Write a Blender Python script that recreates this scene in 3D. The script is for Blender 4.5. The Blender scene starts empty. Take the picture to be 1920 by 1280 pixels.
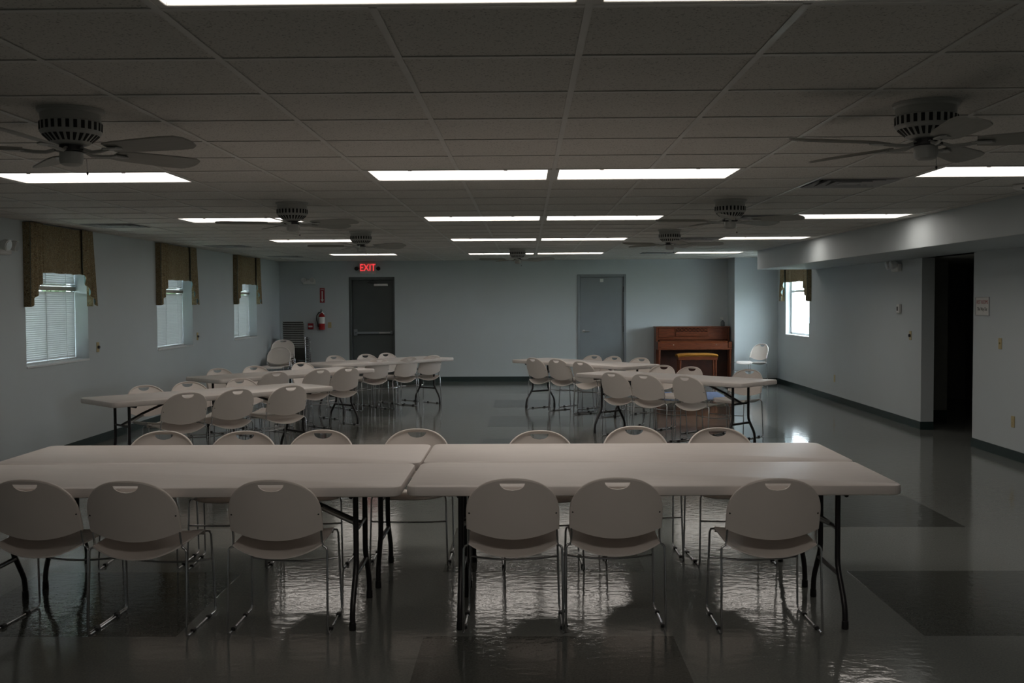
import bpy, math, random
from mathutils import Vector, Matrix

random.seed(7)
scene = bpy.context.scene
C = scene.collection
R = math.radians

# ------------------------------------------------------------------ camera
EYE = 1.65
YAW, PITCH, ROLL, FPX = 0.0132, 0.0389, -0.0053, 1961.25
fwd = Vector((-math.sin(YAW) * math.cos(PITCH), math.cos(YAW) * math.cos(PITCH), -math.sin(PITCH)))
rt0 = Vector((math.cos(YAW), math.sin(YAW), 0.0))
up0 = rt0.cross(fwd)
rt = rt0 * math.cos(ROLL) + up0 * math.sin(ROLL)
up = up0 * math.cos(ROLL) - rt0 * math.sin(ROLL)
cam_d = bpy.data.cameras.new('camera')
cam_d.sensor_width = 36.0
cam_d.lens = FPX / 1920 * 36.0
cam_d.clip_start = 0.05
cam_d.clip_end = 300
cam = bpy.data.objects.new('camera', cam_d)
C.objects.link(cam)
M = Matrix.Identity(4)
for i in range(3):
    M[i][0], M[i][1], M[i][2] = rt[i], up[i], -fwd[i]
M[2][3] = EYE
cam.matrix_world = M
scene.camera = cam

# ------------------------------------------------------------------ world, exposure
world = bpy.data.worlds.new('sky')
scene.world = world
world.use_nodes = True
bg = world.node_tree.nodes['Background']
bg.inputs['Color'].default_value = (0.84, 0.91, 1.0, 1)
bg.inputs['Strength'].default_value = 19.0
PANEL = 3.9            # luminance of the fluorescent panels
vs = scene.view_settings
vs.view_transform = 'Standard'
vs.look = 'None'
vs.exposure = 0.1
vs.gamma = 1.0
vs.use_curve_mapping = False

# ------------------------------------------------------------------ materials
MATS = {}

def nodes_of(name):
    m = bpy.data.materials.new(name)
    m.use_nodes = True
    nt = m.node_tree
    return m, nt, nt.nodes['Principled BSDF']

def mat(name, col, rough=0.5, metal=0.0, var=0.06, scale=12.0, bump=0.0, bscale=80.0, spec=0.5, stretch=None):
    m, nt, b = nodes_of(name)
    tc = nt.nodes.new('ShaderNodeTexCoord')
    n = nt.nodes.new('ShaderNodeTexNoise')
    n.inputs['Scale'].default_value = scale
    n.inputs['Detail'].default_value = 4
    src = tc.outputs['Object']
    if stretch:
        mp = nt.nodes.new('ShaderNodeMapping')
        mp.inputs['Scale'].default_value = stretch
        nt.links.new(src, mp.inputs['Vector'])
        src = mp.outputs['Vector']
    nt.links.new(src, n.inputs['Vector'])
    r = nt.nodes.new('ShaderNodeValToRGB')
    r.color_ramp.elements[0].position = 0.3
    r.color_ramp.elements[1].position = 0.7
    r.color_ramp.elements[0].color = tuple(c * (1 - var) for c in col) + (1,)
    r.color_ramp.elements[1].color = tuple(min(1, c * (1 + var)) for c in col) + (1,)
    nt.links.new(n.outputs['Fac'], r.inputs['Fac'])
    nt.links.new(r.outputs['Color'], b.inputs['Base Color'])
    b.inputs['Roughness'].default_value = rough
    b.inputs['Metallic'].default_value = metal
    b.inputs['Specular IOR Level'].default_value = spec
    if bump:
        n2 = nt.nodes.new('ShaderNodeTexNoise')
        n2.inputs['Scale'].default_value = bscale
        n2.inputs['Detail'].default_value = 3
        nt.links.new(src, n2.inputs['Vector'])
        bp = nt.nodes.new('ShaderNodeBump')
        bp.inputs['Strength'].default_value = bump
        bp.inputs['Distance'].default_value = 0.003
        nt.links.new(n2.outputs['Fac'], bp.inputs['Height'])
        nt.links.new(bp.outputs['Normal'], b.inputs['Normal'])
    MATS[name] = m
    return m

def emit(name, col, strength):
    m, nt, b = nodes_of(name)
    b.inputs['Base Color'].default_value = (0.8, 0.8, 0.8, 1)
    n = nt.nodes.new('ShaderNodeTexNoise')
    n.inputs['Scale'].default_value = 60
    r = nt.nodes.new('ShaderNodeValToRGB')
    r.color_ramp.elements[0].color = tuple(c * 0.97 for c in col) + (1,)
    r.color_ramp.elements[1].color = tuple(col) + (1,)
    nt.links.new(n.outputs['Fac'], r.inputs['Fac'])
    nt.links.new(r.outputs['Color'], b.inputs['Emission Color'])
    b.inputs['Emission Strength'].default_value = strength
    MATS[name] = m
    return m

mat('wall_paint', (0.53, 0.58, 0.60), 0.62, var=0.02, scale=1.5, bump=0.08, bscale=220)
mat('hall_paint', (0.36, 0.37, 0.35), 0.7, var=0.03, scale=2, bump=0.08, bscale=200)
mat('tee_white', (0.70, 0.69, 0.66), 0.45, var=0.03)
mat('vinyl_base', (0.025, 0.045, 0.045), 0.35, var=0.1, scale=6)
mat('door_dark', (0.085, 0.10, 0.10), 0.45, var=0.05, scale=3)
mat('door_grey', (0.25, 0.28, 0.30), 0.45, var=0.04, scale=3)
mat('steel', (0.55, 0.55, 0.54), 0.3, 1.0, var=0.05)
mat('chrome', (0.62, 0.62, 0.64), 0.16, 1.0, var=0.04)
mat('black_plastic', (0.015, 0.015, 0.016), 0.45, var=0.1)
mat('leg_paint', (0.018, 0.016, 0.018), 0.38, var=0.15)
mat('chair_plastic', (0.82, 0.75, 0.70), 0.38, var=0.02, scale=5, bump=0.05, bscale=400)
mat('table_plastic', (0.77, 0.71, 0.675), 0.42, var=0.025, scale=4, bump=0.12, bscale=350, stretch=(1, 6, 1))
mat('fan_white', (0.42, 0.43, 0.41), 0.4, var=0.04)
mat('fan_blade', (0.36, 0.36, 0.33), 0.5, var=0.06, scale=8, stretch=(1, 8, 1))
mat('slot_dark', (0.008, 0.008, 0.008), 0.8, var=0.1)
mat('vent_metal', (0.40, 0.41, 0.42), 0.5, var=0.04)
mat('blind_white', (0.70, 0.72, 0.72), 0.5, var=0.03)
m_ = MATS['blind_white']
nt_ = m_.node_tree
tr_ = nt_.nodes.new('ShaderNodeBsdfTranslucent')
tr_.inputs['Color'].default_value = (0.70, 0.72, 0.72, 1)
mx_ = nt_.nodes.new('ShaderNodeMixShader')
mx_.inputs['Fac'].default_value = 0.14
nt_.links.new(nt_.nodes['Principled BSDF'].outputs[0], mx_.inputs[1])
nt_.links.new(tr_.outputs[0], mx_.inputs[2])
nt_.links.new(mx_.outputs[0], nt_.nodes['Material Output'].inputs['Surface'])
mat('blind_rail', (0.42, 0.40, 0.34), 0.5, var=0.04)
mat('frame_white', (0.7, 0.72, 0.73), 0.45, var=0.03)
mat('lining', (0.16, 0.27, 0.30), 0.85, var=0.1, scale=20)
mat('piano_wood', (0.135, 0.036, 0.014), 0.32, var=0.35, scale=9, stretch=(1, 6, 6))
mat('piano_dark', (0.045, 0.012, 0.006), 0.4, var=0.3, scale=9)
mat('bench_cushion', (0.36, 0.15, 0.012), 0.8, var=0.15, scale=30, bump=0.2)
mat('mat_blue', (0.12, 0.16, 0.28), 0.9, var=0.2, scale=60, bump=0.4, bscale=500)
mat('sign_red', (0.33, 0.02, 0.03), 0.4, var=0.05)
mat('red_paint', (0.42, 0.012, 0.012), 0.3, var=0.05)
mat('white_plastic', (0.7, 0.7, 0.68), 0.4, var=0.03)
mat('beige_plastic', (0.50, 0.42, 0.22), 0.45, var=0.05)
mat('label_white', (0.72, 0.72, 0.7), 0.5, var=0.05)
mat('sign_paper', (0.62, 0.62, 0.59), 0.5, var=0.03)
mat('text_red', (0.35, 0.03, 0.04), 0.5, var=0.05)
mat('text_black', (0.02, 0.02, 0.02), 0.5, var=0.05)
mat('stack_olive', (0.05, 0.05, 0.045), 0.5, var=0.08)
mat('asphalt', (0.22, 0.25, 0.17), 0.9, var=0.3, scale=1.5)
mat('bottle_clear', (0.13, 0.15, 0.16), 0.2, var=0.08)
emit('panel_light', (1.0, 0.92, 0.84), PANEL)
emit('exit_red', (1.0, 0.02, 0.03), 1.1)

def floor_mat(name, c1, c2):
    m, nt, b = nodes_of(name)
    tc = nt.nodes.new('ShaderNodeTexCoord')
    n = nt.nodes.new('ShaderNodeTexNoise')
    n.inputs['Scale'].default_value = 95
    n.inputs['Detail'].default_value = 5
    nt.links.new(tc.outputs['Object'], n.inputs['Vector'])
    r = nt.nodes.new('ShaderNodeValToRGB')
    r.color_ramp.elements[0].position = 0.35
    r.color_ramp.elements[1].position = 0.68
    r.color_ramp.elements[0].color = c1 + (1,)
    r.color_ramp.elements[1].color = c2 + (1,)
    nt.links.new(n.outputs['Fac'], r.inputs['Fac'])
    nt.links.new(r.outputs['Color'], b.inputs['Base Color'])
    # waxed sheen: gloss varies a little, surface slightly wavy with fine scuffs
    n3 = nt.nodes.new('ShaderNodeTexNoise')
    n3.inputs['Scale'].default_value = 3.5
    mr = nt.nodes.new('ShaderNodeMapRange')
    mr.inputs['To Min'].default_value = 0.05
    mr.inputs['To Max'].default_value = 0.10
    nt.links.new(tc.outputs['Object'], n3.inputs['Vector'])
    nt.links.new(n3.outputs['Fac'], mr.inputs['Value'])
    nt.links.new(mr.outputs['Result'], b.inputs['Roughness'])
    n2 = nt.nodes.new('ShaderNodeTexNoise')
    n2.inputs['Scale'].default_value = 14
    n2.inputs['Detail'].default_value = 4
    n2.inputs['Roughness'].default_value = 0.55
    mp = nt.nodes.new('ShaderNodeMapping')
    mp.inputs['Scale'].default_value = (1.0, 1.3, 1)
    nt.links.new(tc.outputs['Object'], mp.inputs['Vector'])
    nt.links.new(mp.outputs['Vector'], n2.inputs['Vector'])
    bp = nt.nodes.new('ShaderNodeBump')
    bp.inputs['Strength'].default_value = 0.3
    bp.inputs['Distance'].default_value = 0.004
    nt.links.new(n2.outputs['Fac'], bp.inputs['Height'])
    nt.links.new(bp.outputs['Normal'], b.inputs['Normal'])
    b.inputs['Specular IOR Level'].default_value = 0.36
    MATS[name] = m

floor_mat('tile_light', (0.165, 0.175, 0.165), (0.215, 0.225, 0.21))
floor_mat('tile_dark', (0.07, 0.075, 0.068), (0.115, 0.12, 0.11))

def ceil_mat():
    m, nt, b = nodes_of('acoustic_tile')
    tc = nt.nodes.new('ShaderNodeTexCoord')
    v = nt.nodes.new('ShaderNodeTexNoise')
    v.inputs['Scale'].default_value = 120
    v.inputs['Detail'].default_value = 2
    r = nt.nodes.new('ShaderNodeValToRGB')
    r.color_ramp.elements[0].position = 0.30
    r.color_ramp.elements[1].position = 0.42
    r.color_ramp.elements[0].color = (0.34, 0.33, 0.31, 1)
    r.color_ramp.elements[1].color = (0.70, 0.68, 0.64, 1)
    nt.links.new(tc.outputs['Object'], v.inputs['Vector'])
    nt.links.new(v.outputs['Fac'], r.inputs['Fac'])
    nt.links.new(r.outputs['Color'], b.inputs['Base Color'])
    bp = nt.nodes.new('ShaderNodeBump')
    bp.inputs['Strength'].default_value = 0.25
    bp.inputs['Distance'].default_value = 0.003
    nt.links.new(v.outputs['Fac'], bp.inputs['Height'])
    nt.links.new(bp.outputs['Normal'], b.inputs['Normal'])
    b.inputs['Roughness'].default_value = 0.9
    MATS['acoustic_tile'] = m
ceil_mat()

def fabric_mat():
    m, nt, b = nodes_of('valance_fabric')
    tc = nt.nodes.new('ShaderNodeTexCoord')
    n = nt.nodes.new('ShaderNodeTexNoise')
    n.inputs['Scale'].default_value = 34
    n.inputs['Detail'].default_value = 2
    n.inputs['Distortion'].default_value = 2.2
    r = nt.nodes.new('ShaderNodeValToRGB')
    e = r.color_ramp.elements
    e[0].position, e[0].color = 0.30, (0.075, 0.055, 0.035, 1)
    e[1].position, e[1].color = 0.70, (0.10, 0.11, 0.07, 1)
    for p, c in ((0.43, (0.33, 0.25, 0.13, 1)), (0.50, (0.09, 0.07, 0.045, 1)), (0.57, (0.42, 0.35, 0.21, 1))):
        x = e.new(p)
        x.color = c
    nt.links.new(tc.outputs['Object'], n.inputs['Vector'])
    nt.links.new(n.outputs['Fac'], r.inputs['Fac'])
    nt.links.new(r.outputs['Color'], b.inputs['Base Color'])
    b.inputs['Roughness'].default_value = 0.9
    MATS['valance_fabric'] = m
fabric_mat()

def glass_mat():
    m = bpy.data.materials.new('window_glass')
    m.use_nodes = True
    nt = m.node_tree
    nt.nodes.clear()
    o = nt.nodes.new('ShaderNodeOutputMaterial')
    mx = nt.nodes.new('ShaderNodeMixShader')
    t = nt.nodes.new('ShaderNodeBsdfTransparent')
    t.inputs['Color'].default_value = (0.93, 0.97, 0.96, 1)
    g = nt.nodes.new('ShaderNodeBsdfGlossy')
    g.inputs['Roughness'].default_value = 0.03
    f = nt.nodes.new('ShaderNodeFresnel')
    ge = nt.nodes.new('ShaderNodeNewGeometry')
    inv = nt.nodes.new('ShaderNodeMath')
    inv.operation = 'SUBTRACT'
    inv.inputs[0].default_value = 1.0
    mul = nt.nodes.new('ShaderNodeMath')
    mul.operation = 'MULTIPLY'
    nt.links.new(ge.outputs['Backfacing'], inv.inputs[1])
    nt.links.new(inv.outputs[0], mul.inputs[0])
    nt.links.new(f.outputs['Fac'], mul.inputs[1])
    nt.links.new(mul.outputs[0], mx.inputs['Fac'])
    nt.links.new(t.outputs[0], mx.inputs[1])
    nt.links.new(g.outputs[0], mx.inputs[2])
    nt.links.new(mx.outputs[0], o.inputs['Surface'])
    MATS['window_glass'] = m
glass_mat()

# ------------------------------------------------------------------ mesh helpers
class MB:
    """collects shapes and links them as one mesh object"""
    def __init__(s):
        s.v, s.f = [], []
    def add(s, vs_, fs_):
        o = len(s.v)
        s.v += [tuple(p) for p in vs_]
        s.f += [tuple(i + o for i in f) for f in fs_]
        return s
    def box(s, x0, x1, y0, y1, z0, z1):
        vs_ = [(x0, y0, z0), (x1, y0, z0), (x1, y1, z0), (x0, y1, z0), (x0, y0, z1), (x1, y0, z1), (x1, y1, z1), (x0, y1, z1)]
        return s.add(vs_, [(0, 3, 2, 1), (4, 5, 6, 7), (0, 1, 5, 4), (1, 2, 6, 5), (2, 3, 7, 6), (3, 0, 4, 7)])
    def bbox(s, x0, x1, y0, y1, z0, z1, b=0.004):
        """box with chamfered edges"""
        X, Y, Z = (x0, x1), (y0, y1), (z0, z1)
        sg = (1, -1)
        vs_, idx = [], {}
        for i in (0, 1):
            for j in (0, 1):
                for k in (0, 1):
                    p = (X[i], Y[j], Z[k])
                    d = (sg[i] * b, sg[j] * b, sg[k] * b)
                    for a in range(3):
                        q = [p[t] + (d[t] if t != a else 0) for t in range(3)]
                        idx[(i, j, k, a)] = len(vs_)
                        vs_.append(tuple(q))
        g = idx
        fs_ = []
        for i in (0, 1):
            fs_.append([g[(i, 0, 0, 0)], g[(i, 1, 0, 0)], g[(i, 1, 1, 0)], g[(i, 0, 1, 0)]])
            fs_.append([g[(0, i, 0, 1)], g[(0, i, 1, 1)], g[(1, i, 1, 1)], g[(1, i, 0, 1)]])
            fs_.append([g[(0, 0, i, 2)], g[(1, 0, i, 2)], g[(1, 1, i, 2)], g[(0, 1, i, 2)]])
        for i in (0, 1):
            for j in (0, 1):
                fs_.append([g[(i, j, 0, 0)], g[(i, j, 1, 0)], g[(i, j, 1, 1)], g[(i, j, 0, 1)]])
                fs_.append([g[(i, 0, j, 0)], g[(i, 1, j, 0)], g[(i, 1, j, 2)], g[(i, 0, j, 2)]])
                fs_.append([g[(0, i, j, 1)], g[(1, i, j, 1)], g[(1, i, j, 2)], g[(0, i, j, 2)]])
                for k in (0, 1):
                    fs_.append([g[(i, j, k, 0)], g[(i, j, k, 1)], g[(i, j, k, 2)]])
        return s.add(vs_, fs_)
    def tube(s, pts, r, n=8, cap=True, radii=None):
        pts = [Vector(p) for p in pts]
        vs_, fs_ = [], []
        ref = None
        for i, p in enumerate(pts):
            a = pts[max(0, i - 1)]
            b = pts[min(len(pts) - 1, i + 1)]
            t = (b - a).normalized()
            if ref is None:
                ref = Vector((0, 0, 1)) if abs(t.z) < 0.9 else Vector((1, 0, 0))
            u = (ref - t * ref.dot(t)).normalized()
            w = t.cross(u)
            ref = u
            rr = radii[i] if radii else r
            for k in range(n):
                an = 2 * math.pi * k / n
                vs_.append(p + u * (math.cos(an) * rr) + w * (math.sin(an) * rr))
        for i in range(len(pts) - 1):
            for k in range(n):
                fs_.append((i * n + k, i * n + (k + 1) % n, (i + 1) * n + (k + 1) % n, (i + 1) * n + k))
        if cap:
            fs_.append(tuple(range(n - 1, -1, -1)))
            fs_.append(tuple((len(pts) - 1) * n + k for k in range(n)))
        return s.add(vs_, fs_)
    def lathe(s, prof, n=28, c=(0, 0, 0)):
        vs_, fs_ = [], []
        for r_, z in prof:
            for k in range(n):
                an = 2 * math.pi * k / n
                vs_.append((c[0] + r_ * math.cos(an), c[1] + r_ * math.sin(an), c[2] + z))
        for i in range(len(prof) - 1):
            for k in range(n):
                fs_.append((i * n + k, i * n + (k + 1) % n, (i + 1) * n + (k + 1) % n, (i + 1) * n + k))
        fs_.append(tuple(range(n)))
        fs_.append(tuple((len(prof) - 1) * n + k for k in range(n)))
        return s.add(vs_, fs_)
    def sheet(s, grid, th=0.008):
        """grid[i][j] points -> closed thin solid; None cells are open"""
        ni, nj = len(grid), len(grid[0])
        P = [[Vector(p) for p in row] for row in grid]
        N = [[None] * nj for _ in range(ni)]
        for i in range(ni):
            for j in range(nj):
                a = P[min(i + 1, ni - 1)][j] - P[max(i - 1, 0)][j]
                b = P[i][min(j + 1, nj - 1)] - P[i][max(j - 1, 0)]
                nn = a.cross(b)
                N[i][j] = nn.normalized() if nn.length > 1e-9 else Vector((0, 0, 1))
        vs_ = [P[i][j] + N[i][j] * (th / 2) for i in range(ni) for j in range(nj)]
        vs_ += [P[i][j] - N[i][j] * (th / 2) for i in range(ni) for j in range(nj)]
        o = ni * nj
        q = lambda i, j: i * nj + j
        fs_ = []
        for i in range(ni - 1):
            for j in range(nj - 1):
                f = (q(i, j), q(i + 1, j), q(i + 1, j + 1), q(i, j + 1))
                fs_.append(f)
                fs_.append(tuple(x + o for x in reversed(f)))
        for i in range(ni - 1):
            for j in (0, nj - 1):
                fs_.append((q(i, j), q(i + 1, j), q(i + 1, j) + o, q(i, j) + o))
        for j in range(nj - 1):
            for i in (0, ni - 1):
                fs_.append((q(i, j), q(i, j + 1), q(i, j + 1) + o, q(i, j) + o))
        return s.add(vs_, fs_)
    def prism(s, poly, a0, a1, axis='z'):
        n = len(poly)
        def pt(u, v, w):
            return {'z': (u, v, w), 'y': (u, w, v), 'x': (w, u, v)}[axis]
        vs_ = [pt(u, v, a0) for u, v in poly] + [pt(u, v, a1) for u, v in poly]
        fs_ = [tuple(range(n - 1, -1, -1)), tuple(range(n, 2 * n))]
        for i in range(n):
            fs_.append((i, (i + 1) % n, n + (i + 1) % n, n + i))
        return s.add(vs_, fs_)
    def mesh(s, name, smooth=None):
        import bmesh
        me = bpy.data.meshes.new(name)
        me.from_pydata(s.v, [], s.f)
        bm = bmesh.new()
        bm.from_mesh(me)
        bmesh.ops.remove_doubles(bm, verts=bm.verts, dist=1e-6)
        bmesh.ops.recalc_face_normals(bm, faces=bm.faces)
        bm.to_mesh(me)
        bm.free()
        if smooth:
            me.polygons.foreach_set('use_smooth', [True] * len(me.polygons))
            me.set_sharp_from_angle(angle=R(smooth))
        return me
    def build(s, name, m, parent=None, smooth=None):
        me = s.mesh(name, smooth)
        return obj(name, me, m, parent)

def obj(name, me, m=None, parent=None):
    if m and not me.materials:
        me.materials.append(MATS[m])
    o = bpy.data.objects.new(name, me)
    C.objects.link(o)
    if parent:
        o.parent = parent
    return o

def tag(o, label, cat, group=None):
    o['label'] = label
    o['category'] = cat
    if group:
        o['group'] = group
    return o

def thing(name, label, cat, loc=(0, 0, 0), rz=0.0, group=None):
    o = bpy.data.objects.new(name, None)
    o.empty_display_size = 0.1
    C.objects.link(o)
    o.location = loc
    o.rotation_euler = (0, 0, rz)
    return tag(o, label, cat, group)

def struct(o):
    o['kind'] = 'structure'
    return o

def empty_struct(name, loc=(0, 0, 0)):
    o = bpy.data.objects.new(name, None)
    o.empty_display_size = 0.1
    C.objects.link(o)
    o.location = loc
    return struct(o)

def copy_tree(root, loc, rz, label, group=None):
    r_ = root.copy()
    C.objects.link(r_)
    r_.location = loc
    r_.rotation_euler = (0, 0, rz)
    r_['label'] = label
    if group:
        r_['group'] = group
    for ch in root.children:
        c = ch.copy()
        C.objects.link(c)
        c.parent = r_
        for g in ch.children:
            d = g.copy()
            C.objects.link(d)
            d.parent = c
    return r_

def text_mesh(txt, size, depth=0.001):
    cu = bpy.data.curves.new('lettering', 'FONT')
    cu.body = txt
    cu.size = size
    cu.align_x = 'CENTER'
    cu.align_y = 'CENTER'
    cu.extrude = depth
    to = bpy.data.objects.new('lettering', cu)
    C.objects.link(to)
    dg = bpy.context.evaluated_depsgraph_get()
    me = bpy.data.meshes.new_from_object(to.evaluated_get(dg))
    bpy.data.objects.remove(to)
    bpy.data.curves.remove(cu)
    return me

# ------------------------------------------------------------------ room dimensions
XL, XR, YB, YF = -5.05, 4.97, 21.4, -3.6
H = EYE + 0.825
T = 0.6096
GX, GY = -1.0366, 2.9795          # a runner crossing of the ceiling grid
SX, SY, SZ = 3.97, 18.0, 2.16     # soffit along the right wall
BX, BY = 4.12, 20.7               # boxed-in corner at the back right
WT = 0.24

# floor with dark inlaid squares
floor = struct(MB().box(XL - WT, XR + 4.2, YF - WT, YB + WT, -0.12, 0.0).build('floor', 'tile_light'))
cell = 1.2275
fme = MB().bbox(0, cell, 0, cell, -0.004, 0.0006, 0.0005).mesh('floor_tile')
for c in range(-4, 4):
    if c % 2:
        continue
    for r_ in range(-7, 14):
        if (c // 2 + r_) % 2 == 0:
            continue
        x, y = -0.51 + c * cell, 5.09 + r_ * cell
        # shift so that centre squares end at y = 5.09 + 2k cells
        if x + cell > XR or x < XL or y + cell > YB - 0.3 or y < YF:
            continue
        t = obj('floor_tile', fme, 'tile_dark', floor)
        t.location = (x, y, 0)

# walls -------------------------------------------------------------
def wall_y(name, x0, x1, y0, y1, z0, z1, holes, m='wall_paint'):
    """wall along y with rectangular holes (ya, yb, za, zb)"""
    b = MB()
    ys = sorted({y0, y1, *[h_[0] for h_ in holes], *[h_[1] for h_ in holes]})
    for a, c in zip(ys, ys[1:]):
        mid = (a + c) / 2
        hs = [h_ for h_ in holes if h_[0] < mid < h_[1]]
        if hs:
            if hs[0][2] > z0:
                b.box(x0, x1, a, c, z0, hs[0][2])
            if hs[0][3] < z1:
                b.box(x0, x1, a, c, hs[0][3], z1)
        else:
            b.box(x0, x1, a, c, z0, z1)
    return struct(b.build(name, m))

def wall_x(name, y0, y1, x0, x1, z0, z1, holes, m='wall_paint'):
    b = MB()
    xs = sorted({x0, x1, *[h_[0] for h_ in holes], *[h_[1] for h_ in holes]})
    for a, c in zip(xs, xs[1:]):
        mid = (a + c) / 2
        hs = [h_ for h_ in holes if h_[0] < mid < h_[1]]
        if hs:
            if hs[0][2] > z0:
                b.box(a, c, y0, y1, z0, hs[0][2])
            if hs[0][3] < z1:
                b.box(a, c, y0, y1, hs[0][3], z1)
        else:
            b.box(a, c, y0, y1, z0, z1)
    return struct(b.build(name, m))

WIN_L = [(10.5, 12.01), (14.27, 15.80), (18.06, 19.60)]
ZS, ZT = 1.0, 2.16
wall_y('wall_left', XL - WT, XL, YF, YB, 0, H + 0.1, [(a, b_, ZS, ZT) for a, b_ in WIN_L])
D1 = (-3.62, -2.68, 0, 2.15)
D2 = (1.06, 2.05, 0, 2.18)
wall_x('wall_back', YB, YB + WT, XL - WT, XR + WT, 0, H + 0.1, [D1, D2])
struct(MB().box(D1[0] - 0.05, D1[1] + 0.05, YB + WT, YB + WT + 0.1, 0, 2.3).box(D2[0] - 0.05, D2[1] + 0.05, YB + WT, YB + WT + 0.1, 0, 2.3).build('wall_light_block', 'hall_paint'))  # unseen backing added behind both doors to stop daylight leaking over them
wall_x('wall_front', YF - WT, YF, XL - WT, XR + WT, 0, H + 0.1, [])
RW = (18.42, 20.06)
OP = (11.68, 13.2)
wall_y('wall_right', XR, XR + 0.16, YF, YB, 0, H + 0.1, [(RW[0], RW[1], 0.98, ZT), (OP[0], OP[1], 0, SZ)])
struct(MB().bbox(BX, XR, BY, YB, 0, H + 0.1, 0.003).build('wall_corner', 'wall_paint'))
struct(MB().bbox(SX, XR, YF, SY, SZ, H + 0.1, 0.004).build('trim_1', 'wall_paint'))
# dark hallway behind the opening in the right wall
hx = XR + 0.16
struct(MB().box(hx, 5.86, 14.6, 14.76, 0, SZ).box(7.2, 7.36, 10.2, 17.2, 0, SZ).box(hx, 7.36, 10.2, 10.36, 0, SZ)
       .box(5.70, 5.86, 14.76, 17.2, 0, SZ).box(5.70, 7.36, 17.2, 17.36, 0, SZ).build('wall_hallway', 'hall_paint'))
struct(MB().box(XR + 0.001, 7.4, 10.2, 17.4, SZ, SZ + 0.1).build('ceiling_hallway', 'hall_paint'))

# baseboards --------------------------------------------------------
def base(name, segs):
    b = MB()
    for s_ in segs:
        x0, x1, y0, y1 = s_
        b.box(x0, x1, y0, y1, 0, 0.1)
        # small toe at the floor
        b.box(x0 - 0.003, x1 + 0.003, y0 - 0.003, y1 + 0.003, 0, 0.012)
    return struct(b.build(name, 'vinyl_base'))
base('baseboard_left', [(XL, XL + 0.008, YF, YB)])
base('baseboard_back', [(XL + 0.01, D1[0], YB - 0.008, YB), (D1[1], D2[0], YB - 0.008, YB), (D2[1], BX, YB - 0.008, YB)])
base('baseboard_right', [(XR - 0.008, XR, YF, OP[0]), (XR - 0.008, XR, OP[1], BY), (XR - 0.008, XR + 0.16, OP[1] - 0.008, OP[1]),
                         (XR - 0.008, XR + 0.16, OP[0], OP[0] + 0.008)])
base('baseboard_corner', [(BX, XR, BY - 0.008, BY), (BX - 0.008, BX, BY, YB)])
base('baseboard_hallway', [(hx, 5.86, 14.592, 14.6)])

# ------------------------------------------------------------------ ceiling
LIGHT_COLS = [(-4, 'far left column'), (0, 'left of the centre runner'), (2, 'right of the centre runner'), (6, 'right column beside the soffit')]
LIGHT_ROWS = [(-8, 'unseen row added behind the camera'), (-1, 'overhead row nearest the camera'), (6, 'second row from the camera'), (12, 'third row from the camera'), (18, 'fourth row from the camera'), (25, 'last row by the back wall')]  # pair behind the camera is unseen, added to brighten the front chair backs
VENTS = [(5, 7), (5, 12), (5, 18), (5, 25), (-6, 13), (-6, 20), (-6, 26)]
NO_LIGHT = {(-4, -1), (6, -1), (-4, -8), (6, -8)}          # the nearest rows only have the two middle panels
taken = set()
for c, _ in LIGHT_COLS:
    for r_, _ in LIGHT_ROWS:
        if (c, r_) in NO_LIGHT:
            continue
        taken |= {(c, r_), (c + 1, r_)}
taken |= set(VENTS)
ceiling = struct(MB().box(XL - WT, XR + 0.16, YF - WT, YB + WT, H + 0.14, H + 0.2).build('ceiling', 'acoustic_tile'))
cols = range(math.floor((XL - GX) / T), math.ceil((XR - GX) / T))
rows = range(math.floor((YF - GY) / T), math.ceil((YB - GY) / T))
cells = []
for c in cols:
    for r_ in rows:
        if (c, r_) in taken:
            continue
        x0, x1 = max(XL, GX + c * T), min(XR, GX + (c + 1) * T)
        y0, y1 = max(YF, GY + r_ * T), min(YB, GY + (r_ + 1) * T)
        if x1 - x0 < 0.02 or y1 - y0 < 0.02:
            continue
        if (x0 > SX and y1 < SY) or (x0 > BX and y0 > BY):
            continue
        y_m, x_m = (y0 + y1) / 2, (x0 + x1) / 2
        vis = y_m > 2.2 and abs(x_m) / y_m < 0.53
        cells.append((not vis, y_m, x0, x1, y0, y1))
cells.sort()
G = 0.0015
full = MB().bbox(G, T - G, G, T - G, 0.005, 0.02, 0.003).mesh('ceiling_tile')
rest = MB()
for k, (_, _, x0, x1, y0, y1) in enumerate(cells):
    if k < 299:
        if x1 - x0 > T - 0.001 and y1 - y0 > T - 0.001:
            o = obj('ceiling_tile', full, 'acoustic_tile', ceiling)
        else:
            o = MB().bbox(G, x1 - x0 - G, G, y1 - y0 - G, 0.005, 0.02, 0.003).build('ceiling_tile', 'acoustic_tile', ceiling)
        o.location = (x0, y0, H)
    else:
        rest.bbox(x0 + G, x1 - G, y0 + G, y1 - G, H + 0.005, H + 0.02, 0.003)
o = rest.build('ceiling_tile_field', 'acoustic_tile', ceiling)
o['kind'] = 'stuff'
for c in cols:
    x = GX + c * T
    if x < XL + 0.02 or x > XR:
        continue
    y1 = YB if x < BX else BY
    y0 = YF if x < SX else SY
    cuts = [y0]
    for lc, _ in LIGHT_COLS:
        if c == lc + 1:
            for lr, _ in LIGHT_ROWS:
                if (lc, lr) in NO_LIGHT:
                    continue
                cuts += [GY + lr * T, GY + (lr + 1) * T]
    cuts.append(y1)
    b = MB()
    for a0, a1 in zip(cuts[::2], cuts[1::2]):
        b.box(x - 0.012, x + 0.012, a0, a1, H, H + 0.003).box(x - 0.0015, x + 0.0015, a0, a1, H + 0.003, H + 0.035)
    b.build('main_runner', 'tee_white', ceiling)
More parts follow.
